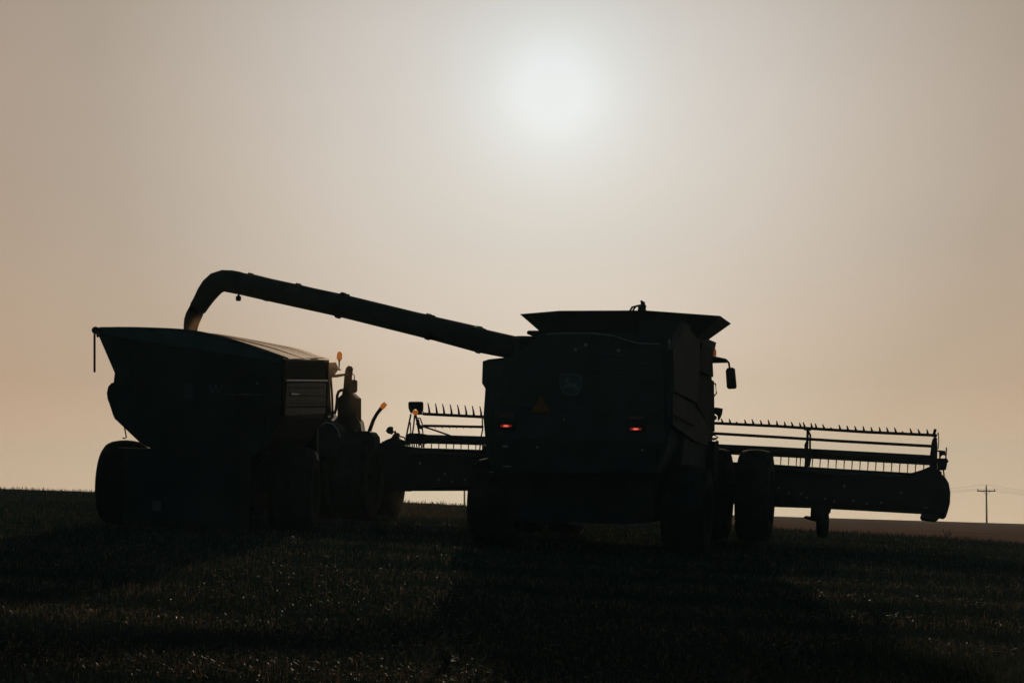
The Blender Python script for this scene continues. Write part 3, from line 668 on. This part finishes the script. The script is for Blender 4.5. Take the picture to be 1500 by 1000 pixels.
# rear face: ribs, sight window, lettering, lamp
for x0 in (195, 345, 385):
    MB().prism(pl([(x0, 500 + (x0 - 146) * .16), (x0 + 4, 500 + (x0 - 142) * .16), (x0 + 4, 655 if x0 > 200 else 630), (x0, 655 if x0 > 200 else 630)], 'y', yr - .04), (0, .05, 0)).build('wall_rib', 'cart', K)
MB().prism(pl([(270, 562), (284, 562), (284, 584), (270, 584)], 'y', yr - .03), (0, .03, 0)).build('sight_window', mat('window_dim', (.02, .022, .026), .6, spec=.05), K)
cv = bpy.data.curves.new('lettering', 'FONT'); cv.body = 'W'; cv.size = .26; cv.extrude = .004
Lc = bpy.data.objects.new('lettering_curve', cv); COL.objects.link(Lc); bpy.context.view_layer.update()
lme = bpy.data.meshes.new_from_object(Lc.evaluated_get(bpy.context.evaluated_depsgraph_get())); bpy.data.objects.remove(Lc)
lme.materials.clear(); lme.materials.append(mat('letter_grey', (.035, .037, .039), .6, spec=.05))
L = bpy.data.objects.new('lettering', lme); COL.objects.link(L); L.parent = K.o
L.location = q(304.5, 577, 'y', yr - .012); L.rotation_euler = (R(90), 0, 0)
MB().prism(pl([(321, 577.5), (360, 576), (392, 579), (360, 578.5)], 'y', yr - .012), (0, .006, 0)).build('decal', mat('decal_dim', (.022, .02, .018), .5), K)
MB().lathe(q(377, 561.5, 'y', yr - .02), [(-.01, .001), (-.01, .014), (0, .014)], 8, 'y').build('bolt', 'galv', K)
MB().prism(pl([(223, 733), (235, 733), (235, 748), (223, 748)], 'y', yr - .02), (0, .02, 0)).build('plate', mat('plate_dim', (.03, .028, .03), .5), K)
# undercarriage and wheels
for cx in (183.5, 431):
    v = q(cx, 710, 'y', 0.0); tyre(K, (v.x, 0, .80), .84, .86, .38, side=1 if cx > 300 else -1, lugs=18, round_=True)
xL, xR = q(180, 710, 'y', 0).x, q(430, 710, 'y', 0).x
MB().box((xL, -.15, .70), (xR, .15, .95)).build('axle', 'cart', K, bevel=.02)
MB().box((xL + .6, yr + .2, .55), (xR - .6, yf, 1.0)).build('frame', 'cart', K, bevel=.03)
MB().box((xL + .5, yr + .05, .10), (xR - .5, yr + .25, 1.5)).build('shade_skirt', 'cart', K, bevel=.02)  # guessed sheet, drawn low to stand in for shadow under the cart
MB().loft([[Vector((xL + .6, yr + .3, .95)), Vector((xR - .6, yr + .3, .95)), Vector((xR - .6, yf - .3, .95)), Vector((xL + .6, yf - .3, .95))],
           [Vector((xL + .35, yr + .1, 1.5)), Vector((xR - .2, yr + .1, 1.5)), Vector((xR - .2, yf - .1, 1.5)), Vector((xL + .35, yf - .1, 1.5))]]).build('hopper_base', 'cart', K)
MB().tube([(0.2, yf, .75), (.45, 4.4, .6)], .09, 8).build('drawbar', 'cart', K)

# grain pouring from the boot
v0 = C.m @ C.q(279, 483, 'y', 3.6)
ks = Thing('grain_stream', v0.x, v0.y, 0, z=v0.z)
tag(ks.o, kind='stuff')
st = MB()
st.tube([(0, 0, .05), (0.02, 0, -.25), (.05, 0, -.6)], [.10, .11, .14], 12)
for k in range(900):
    t = random.random(); a = random.random() * 6.28; r = (.07 + .07 * t) * math.sqrt(random.random()) * 1.15
    p = Vector((math.cos(a) * r + .05 * t, math.sin(a) * r, .05 - .55 * t)); s = .006
    st.prism([p, p + Vector((s, 0, 0)), p + Vector((s, 0, s)), p + Vector((0, 0, s))], (0, s, 0))
o = st.build('grain', 'grainm', ks); 

# ================================================================== TRACTOR
T = Thing('tractor', -4.78, 45.2, 11.0, 0.034)
tag(T.o, 'farm tractor half hidden in front of the grain cart, exhaust stack and amber beacon showing', 'tractor')
q, pl = T.q, T.poly
v = q(525, 700, 'y', 0); tyre(T, (v.x, 0, .98), 1.02, .76, .50, side=1, lugs=22)
tyre(T, (-v.x, 0, .98), 1.02, .76, .50, side=-1, lugs=22)
tyre(T, (v.x - .86, 0, .98), 1.02, .70, .50, side=1, lugs=22)
v = q(568, 700, 'y', 2.9); tyre(T, (v.x, 2.9, .80), .82, .56, .40, side=1, lugs=20)
tyre(T, (-v.x, 2.9, .80), .82, .56, .40, side=-1, lugs=20)
MB().box((-.45, -.6, .7), (.45, 3.4, 1.35)).build('chassis', 'dark', T, bevel=.03)
MB().box((-1.3, -.12, .85), (1.3, .12, 1.1)).build('rear_axle', 'dark', T); MB().box((-1.2, 2.8, .65), (1.2, 3.0, .9)).build('front_axle', 'dark', T)
# hood: dark body with a pale side panel
hz = q(530, 616, 'y', 2.0)
hb = [(498, 645), (498, 606), (520, 609), (526, 612), (531, 618), (533, 632), (535, 648)]
MB().loft([[q(a - 3, b + 1, 'y', 1.0) for a, b in hb], [q(a, b, 'y', 2.3) for a, b in hb], [q(a, b + 6, 'y', 3.2) for a, b in hb]]).build('hood', 'dark', T, bevel=.02)
MB().prism([q(a, b, 'y', .95 + (a - 521) / 12 * 1.9) for a, b in [(521, 631), (527, 613), (531, 617.5), (533.6, 631), (528, 631), (527.5, 626.5), (524, 627), (523, 631)]], (.03, 0, 0)).build('hood_panel', 'white', T)
# aftertreatment box, stack, grab pipe, mirror
MB().prism(pl([(494.5, 583), (503.5, 575.5), (513, 575), (522.5, 583), (522.5, 607), (522.5, 650), (494, 650)], 'y', 1.1), (0, .4, 0)).build('exhaust_shroud', 'dark', T, bevel=.03)
E = [q(a, b, 'y', 1.3) for a, b in ((509.5, 584), (509.5, 576), (509.5, 566), (510, 552), (511.3, 543), (512.3, 539), (513, 536))]
MB().tube(E, [rd(v) * 1.2 for v in (9.5, 8.5, 6.3, 5.8, 5.6, 5.2, 2.4)], 16).build('exhaust_stack', 'dark', T, smooth=True)
MB().tube(pl([(504, 571.5), (500, 571.2), (496, 573.5), (494, 579), (493.3, 590), (492, 600), (490, 606)], 'y', 1.2), .035, 8).build('intake_pipe', 'dark', T)
mr_ = MB().prism(pl([(512.5, 558), (514, 556), (520, 556), (522, 558), (521.8, 572), (520, 575), (514, 575), (512, 571)], 'y', .95), (0, .1, 0)).build('mirror', 'dark', T, bevel=.015)
MB().tube(pl([(515, 556), (515, 549), (517, 547.6), (519, 549.5), (519, 556)], 'y', .98), .012, 6).build('bracket', 'dark', mr_)
MB().prism(pl([(487, 549.5), (490, 548.5), (508, 546.5), (508, 549), (492, 552.5), (487, 552.5)], 'y', .9), (0, .1, 0)).build('mirror_arm', 'dark', T, bevel=.01)
# cab
cabp = [(452, 530), (476, 523.5), (486, 526), (492, 530.5), (495.5, 538), (494, 544), (490, 549), (487, 553), (452, 553)]
MB().loft([[q(a - 16, b + 1, 'y', .1) for a, b in cabp], [q(a, b, 'y', 1.5) for a, b in cabp]]).build('cab_roof', 'dusty', T, bevel=.03)
MB().prism(pl([(478, 553), (482, 553), (484.5, 606), (478, 606)], 'y', .15), (0, .06, 0)).build('cab_pillar', 'dark', T)
MB().tube(pl([(484.5, 552), (486.5, 580), (487.3, 605)], 'y', 1.2), .028, 8).build('cab_pillar', 'dark', T)
cb = [(440, 598), (478, 596), (484, 599), (492, 607), (500, 616), (502, 660), (440, 660)]
MB().loft([[q(a - 14, b, 'y', .1) for a, b in cb], [q(a, b, 'y', 1.4) for a, b in cb]]).build('cab_base', 'dark', T, bevel=.03)
MB().prism(pl([(471, 553), (476, 553), (479, 560), (482, 580), (484, 600), (471, 600)], 'y', .3), (0, .05, 0)).build('cab_seat_back', 'dark', T)
MB().box((-.85, .1, 1.9), (-.78, 1.6, 3.2)).build('cab_pillar', 'dark', T)
# beacon
b = MB().lathe(q(497.2, 525.5, 'y', .6), [(-.02, .001), (-.02, .055), (.04, .065), (.12, .058), (.16, .035), (.17, .001)], 16, 'z').build('beacon', 'amber', T, smooth=True)
MB().tube([q(497.2, 525, 'y', .6), q(497, 530, 'y', .6), q(496.5, 541, 'y', .6)], [.04, .02, .014], 8).build('stem', 'dark', b)
MB().tube(pl([(488, 539), (494, 541), (499, 541.4)], 'y', .6), .02, 6).build('bracket', 'dark', b)
# fender and the curved extremity arm
MB().prism(pl([(500, 634), (506, 632), (536, 631), (543, 633), (548, 640), (549, 655), (546, 655), (500, 650)], 'y', -.5), (0, .5, 0)).build('fender', 'dark', T, bevel=.02)
FL = [q(a, b, 'y', -.9) for a, b in ((457, 640), (466, 625), (478, 618.5), (488, 621), (495, 630), (498, 640))]
MB().tube(FL, .014, 6).build('fender_highlight', 'pale_trim', T)  # pale tube imitating the highlight along the fender
MB().prism(FL + [q(498, 668, 'y', -.9), q(457, 668, 'y', -.9)], (0, .7, 0)).build('fender', 'dark', T)
am = MB().tube([q(a, b, 'y', .6) for a, b in ((540.5, 633), (543, 626), (547, 615), (552, 606), (559, 597))], [.045, .045, .042, .04, .045], 10).build('marker_arm', 'dark', T, smooth=True)
MB().tube([q(559, 597.5, 'y', .6), q(561.5, 594, 'y', .6), q(565, 590.5, 'y', .6)], [.05, .06, .05], 10).build('marker_lens', 'amber', am)

# ================================================================== POWER LINE
def pole(px, d, pyb, pyt, label, rz=0.0):
    x = (px - CX) / FPX * d; y = d
    zb = EYE - (pyb - HORIZON) / FPX * d; zt = EYE - (pyt - HORIZON) / FPX * d
    P = Thing('utility_pole', x, y, rz, z=zb - 1.2)
    tag(P.o, label, 'utility pole', 'utility poles along the far field')
    H = zt - zb + 1.2
    MB().tube([(0, 0, 0), (0, 0, H - .3)], [.24, .17], 10).build('pole', 'wood', P)
    ca = MB().box((-2.2, -.10, H - 1.55), (2.2, .10, H - 1.28)).build('crossarm', 'wood', P)
    pts = []
    for k, (ix, iz) in enumerate(((-2.0, H - 1.28), (1.95, H - 1.28), (0.0, H - .3))):
        MB().lathe((ix, 0, iz), [(0, .001), (0, .10), (.2, .12), (.3, .08), (.42, .04), (.42, .001)], 10, 'z').build('insulator', 'dark', ca)
        pts.append(P.m @ Vector((ix, 0, iz + .42)))
    MB().tube([(0, -.12, H - 2.3), (-.9, -.06, H - 1.5)], .04, 6).build('brace', 'wood', ca)
    MB().tube([(0, -.12, H - 2.3), (.9, -.06, H - 1.5)], .04, 6).build('brace', 'wood', ca)
    return pts
D1 = 480
p1 = pole(1443, D1, 765.5, 710, 'wooden utility pole with a crossarm, standing clear against the sky right of the header')
p0 = pole(680.5, D1, 741, 686, 'wooden utility pole seen in the gap below the header, between tractor and combine')
x3 = (2205 - CX) / FPX * D1
P3 = [p + (p - q0) for p, q0 in zip(p1, p0)]
nm = ['lower wire on the near arm of the pole', 'wire on the far arm of the pole', 'top wire over the pole tip']
lab = {(0, 0): 'thin wire from the left arm of the clear pole running behind the header', (0, 1): 'thin wire from the right arm of the clear pole running behind the header',
       (0, 2): 'thin wire from the tip of the clear pole running behind the header', (1, 0): 'thin wire from the left arm of the clear pole running out of the picture',
       (1, 1): 'thin wire from the right arm of the clear pole running out of the picture', (1, 2): 'thin wire from the tip of the clear pole running out of the picture'}
for sgi, (Sx, Ex) in enumerate(((p1, p0), (p1, P3))):
    for k in range(3):
        a, b = Sx[k], Ex[k]; path = []
        for i in range(33):
            t = i / 32; p = a.lerp(b, t); p.z -= (3.6 + k * .5) * 4 * t * (1 - t); path.append(p)
        w = MB().tube([p - path[0] for p in path], .019, 5).build('power_line', 'wire'); w.location = path[0]
        tag(w, lab[(sgi, k)], 'power line', 'wires of the power line')

# ================================================================== SMALL PLANTS
def weed(px, d, h, n, label, seed):
    random.seed(seed)
    x = (px - CX) / FPX * d; z = gz(x, d)
    Wd = bpy.data.objects.new('weed', None); COL.objects.link(Wd); Wd.location = (x, d, z - .02); tag(Wd, label, 'weed', 'weeds standing above the stubble')
    s = MB(); f = MB()
    for k in range(n):
        a = random.random() * 6.28; l = h * random.uniform(.6, 1.1); ln = random.uniform(.15, .6) * l
        pts = [Vector((math.cos(a) * ln * t * t, math.sin(a) * ln * t * t, l * t)) for t in (0, .4, .75, 1)]
        s.tube(pts, [.008, .007, .005, .003], 5)
        for j in range(7):
            t = random.uniform(.35, 1); p = Vector((math.cos(a) * ln * t * t, math.sin(a) * ln * t * t, l * t)); b = random.random() * 6.28
            L_ = Vector((math.cos(b), math.sin(b), random.uniform(-.1, .9))) * .07 * random.uniform(.6, 1.3); wv = Vector((-math.sin(b), math.cos(b), .2)) * .014
            vs = [f.bm.verts.new(c) for c in (p, p + L_ * .5 + wv, p + L_, p + L_ * .5 - wv)]; f.bm.faces.new(vs)
    s.build('stem', M['dusty'], Wd); f.build('leaves', dgrass, Wd)
weed(1384, 47, .34, 7, 'small dark weed standing up against the brown far field, below the header end', 3)
weed(1145, 15.5, .30, 9, 'bushy weed in the near stubble, lower right, left of the tall grass', 5)
weed(655, 15.0, .26, 8, 'low weed in the near stubble at the bottom middle', 9)

# ================================================================== DUST
def dust(name, c, r, dens, col=(.95, .80, .62), an=.6):
    bm = bmesh.new(); bmesh.ops.create_icosphere(bm, subdivisions=3, radius=1)
    me = bpy.data.meshes.new(name); bm.to_mesh(me); bm.free()
    o = bpy.data.objects.new(name, me); COL.objects.link(o); o.location = c; o.scale = r
    m = bpy.data.materials.new(name); m.use_nodes = True; t = m.node_tree; t.nodes.clear()
    ou = t.nodes.new('ShaderNodeOutputMaterial'); v = t.nodes.new('ShaderNodeVolumePrincipled')
    v.inputs['Color'].default_value = (*col, 1); v.inputs['Anisotropy'].default_value = an
    tc = t.nodes.new('ShaderNodeTexCoord'); ln = t.nodes.new('ShaderNodeVectorMath'); ln.operation = 'LENGTH'; t.links.new(tc.outputs['Object'], ln.inputs[0])
    mr = t.nodes.new('ShaderNodeMapRange'); mr.interpolation_type = 'SMOOTHSTEP'; t.links.new(ln.outputs['Value'], mr.inputs[0])
    mr.inputs['From Min'].default_value = .15; mr.inputs['From Max'].default_value = 1.0; mr.inputs['To Min'].default_value = dens; mr.inputs['To Max'].default_value = 0
    nz = t.nodes.new('ShaderNodeTexNoise'); nz.inputs['Scale'].default_value = 2.2; nz.inputs['Detail'].default_value = 3; t.links.new(tc.outputs['Object'], nz.inputs['Vector'])
    m2 = t.nodes.new('ShaderNodeMapRange'); t.links.new(nz.outputs[0], m2.inputs[0]); m2.inputs['From Min'].default_value = .35; m2.inputs['From Max'].default_value = .65; m2.inputs['To Min'].default_value = .25; m2.inputs['To Max'].default_value = 1.5
    mu = t.nodes.new('ShaderNodeMath'); mu.operation = 'MULTIPLY'; t.links.new(mr.outputs[0], mu.inputs[0]); t.links.new(m2.outputs[0], mu.inputs[1]); t.links.new(mu.outputs[0], v.inputs['Density'])
    t.links.new(v.outputs[0], ou.inputs['Volume']); me.materials.append(m); tag(o, kind='stuff'); return o
def at(px, py, d):
    u = (px - CX) / FPX; v = (CY - py) / FPX
    dy = math.cos(PITCH) - v * math.sin(PITCH); return Vector((u * d / dy, d, EYE + (math.sin(PITCH) + v * math.cos(PITCH)) * d / dy))
DC = (.98, .60, .32)
dust('dust', at(470, 531, 40.9), (.42, .8, .26), .26, DC, .35)
dust('dust', at(482, 538, 43.8), (.62, 1.0, .45), .12, DC, .35)
dust('dust', at(490, 560, 44.2), (.9, 1.2, .8), .02, DC, .35)
dust('dust', at(512, 590, 45.0), (1.5, 1.8, 1.2), .012, DC, .35)
dust('dust', at(560, 735, 46.5), (5.5, 3.0, .9), .006, DC, .35)
dust('dust', at(286, 478, 38.2), (.38, .5, .34), .22, DC, .35)

# thin haze round everything, added and tinted teal to lift the blacks
bm = bmesh.new(); bmesh.ops.create_cube(bm, size=1); me = bpy.data.meshes.new('haze'); bm.to_mesh(me); bm.free()
hz = bpy.data.objects.new('haze', me); COL.objects.link(hz); tag(hz, kind='stuff')
hz.scale = (2400, 1300, 100); hz.location = (0, 620, -44)
m = bpy.data.materials.new('haze'); m.use_nodes = True; t = m.node_tree; t.nodes.clear()
ou = t.nodes.new('ShaderNodeOutputMaterial'); v = t.nodes.new('ShaderNodeVolumePrincipled')
v.inputs['Color'].default_value = (.66, .90, .96, 1); v.inputs['Anisotropy'].default_value = .3; v.inputs['Density'].default_value = HAZE
t.links.new(v.outputs[0], ou.inputs['Volume']); me.materials.append(m)
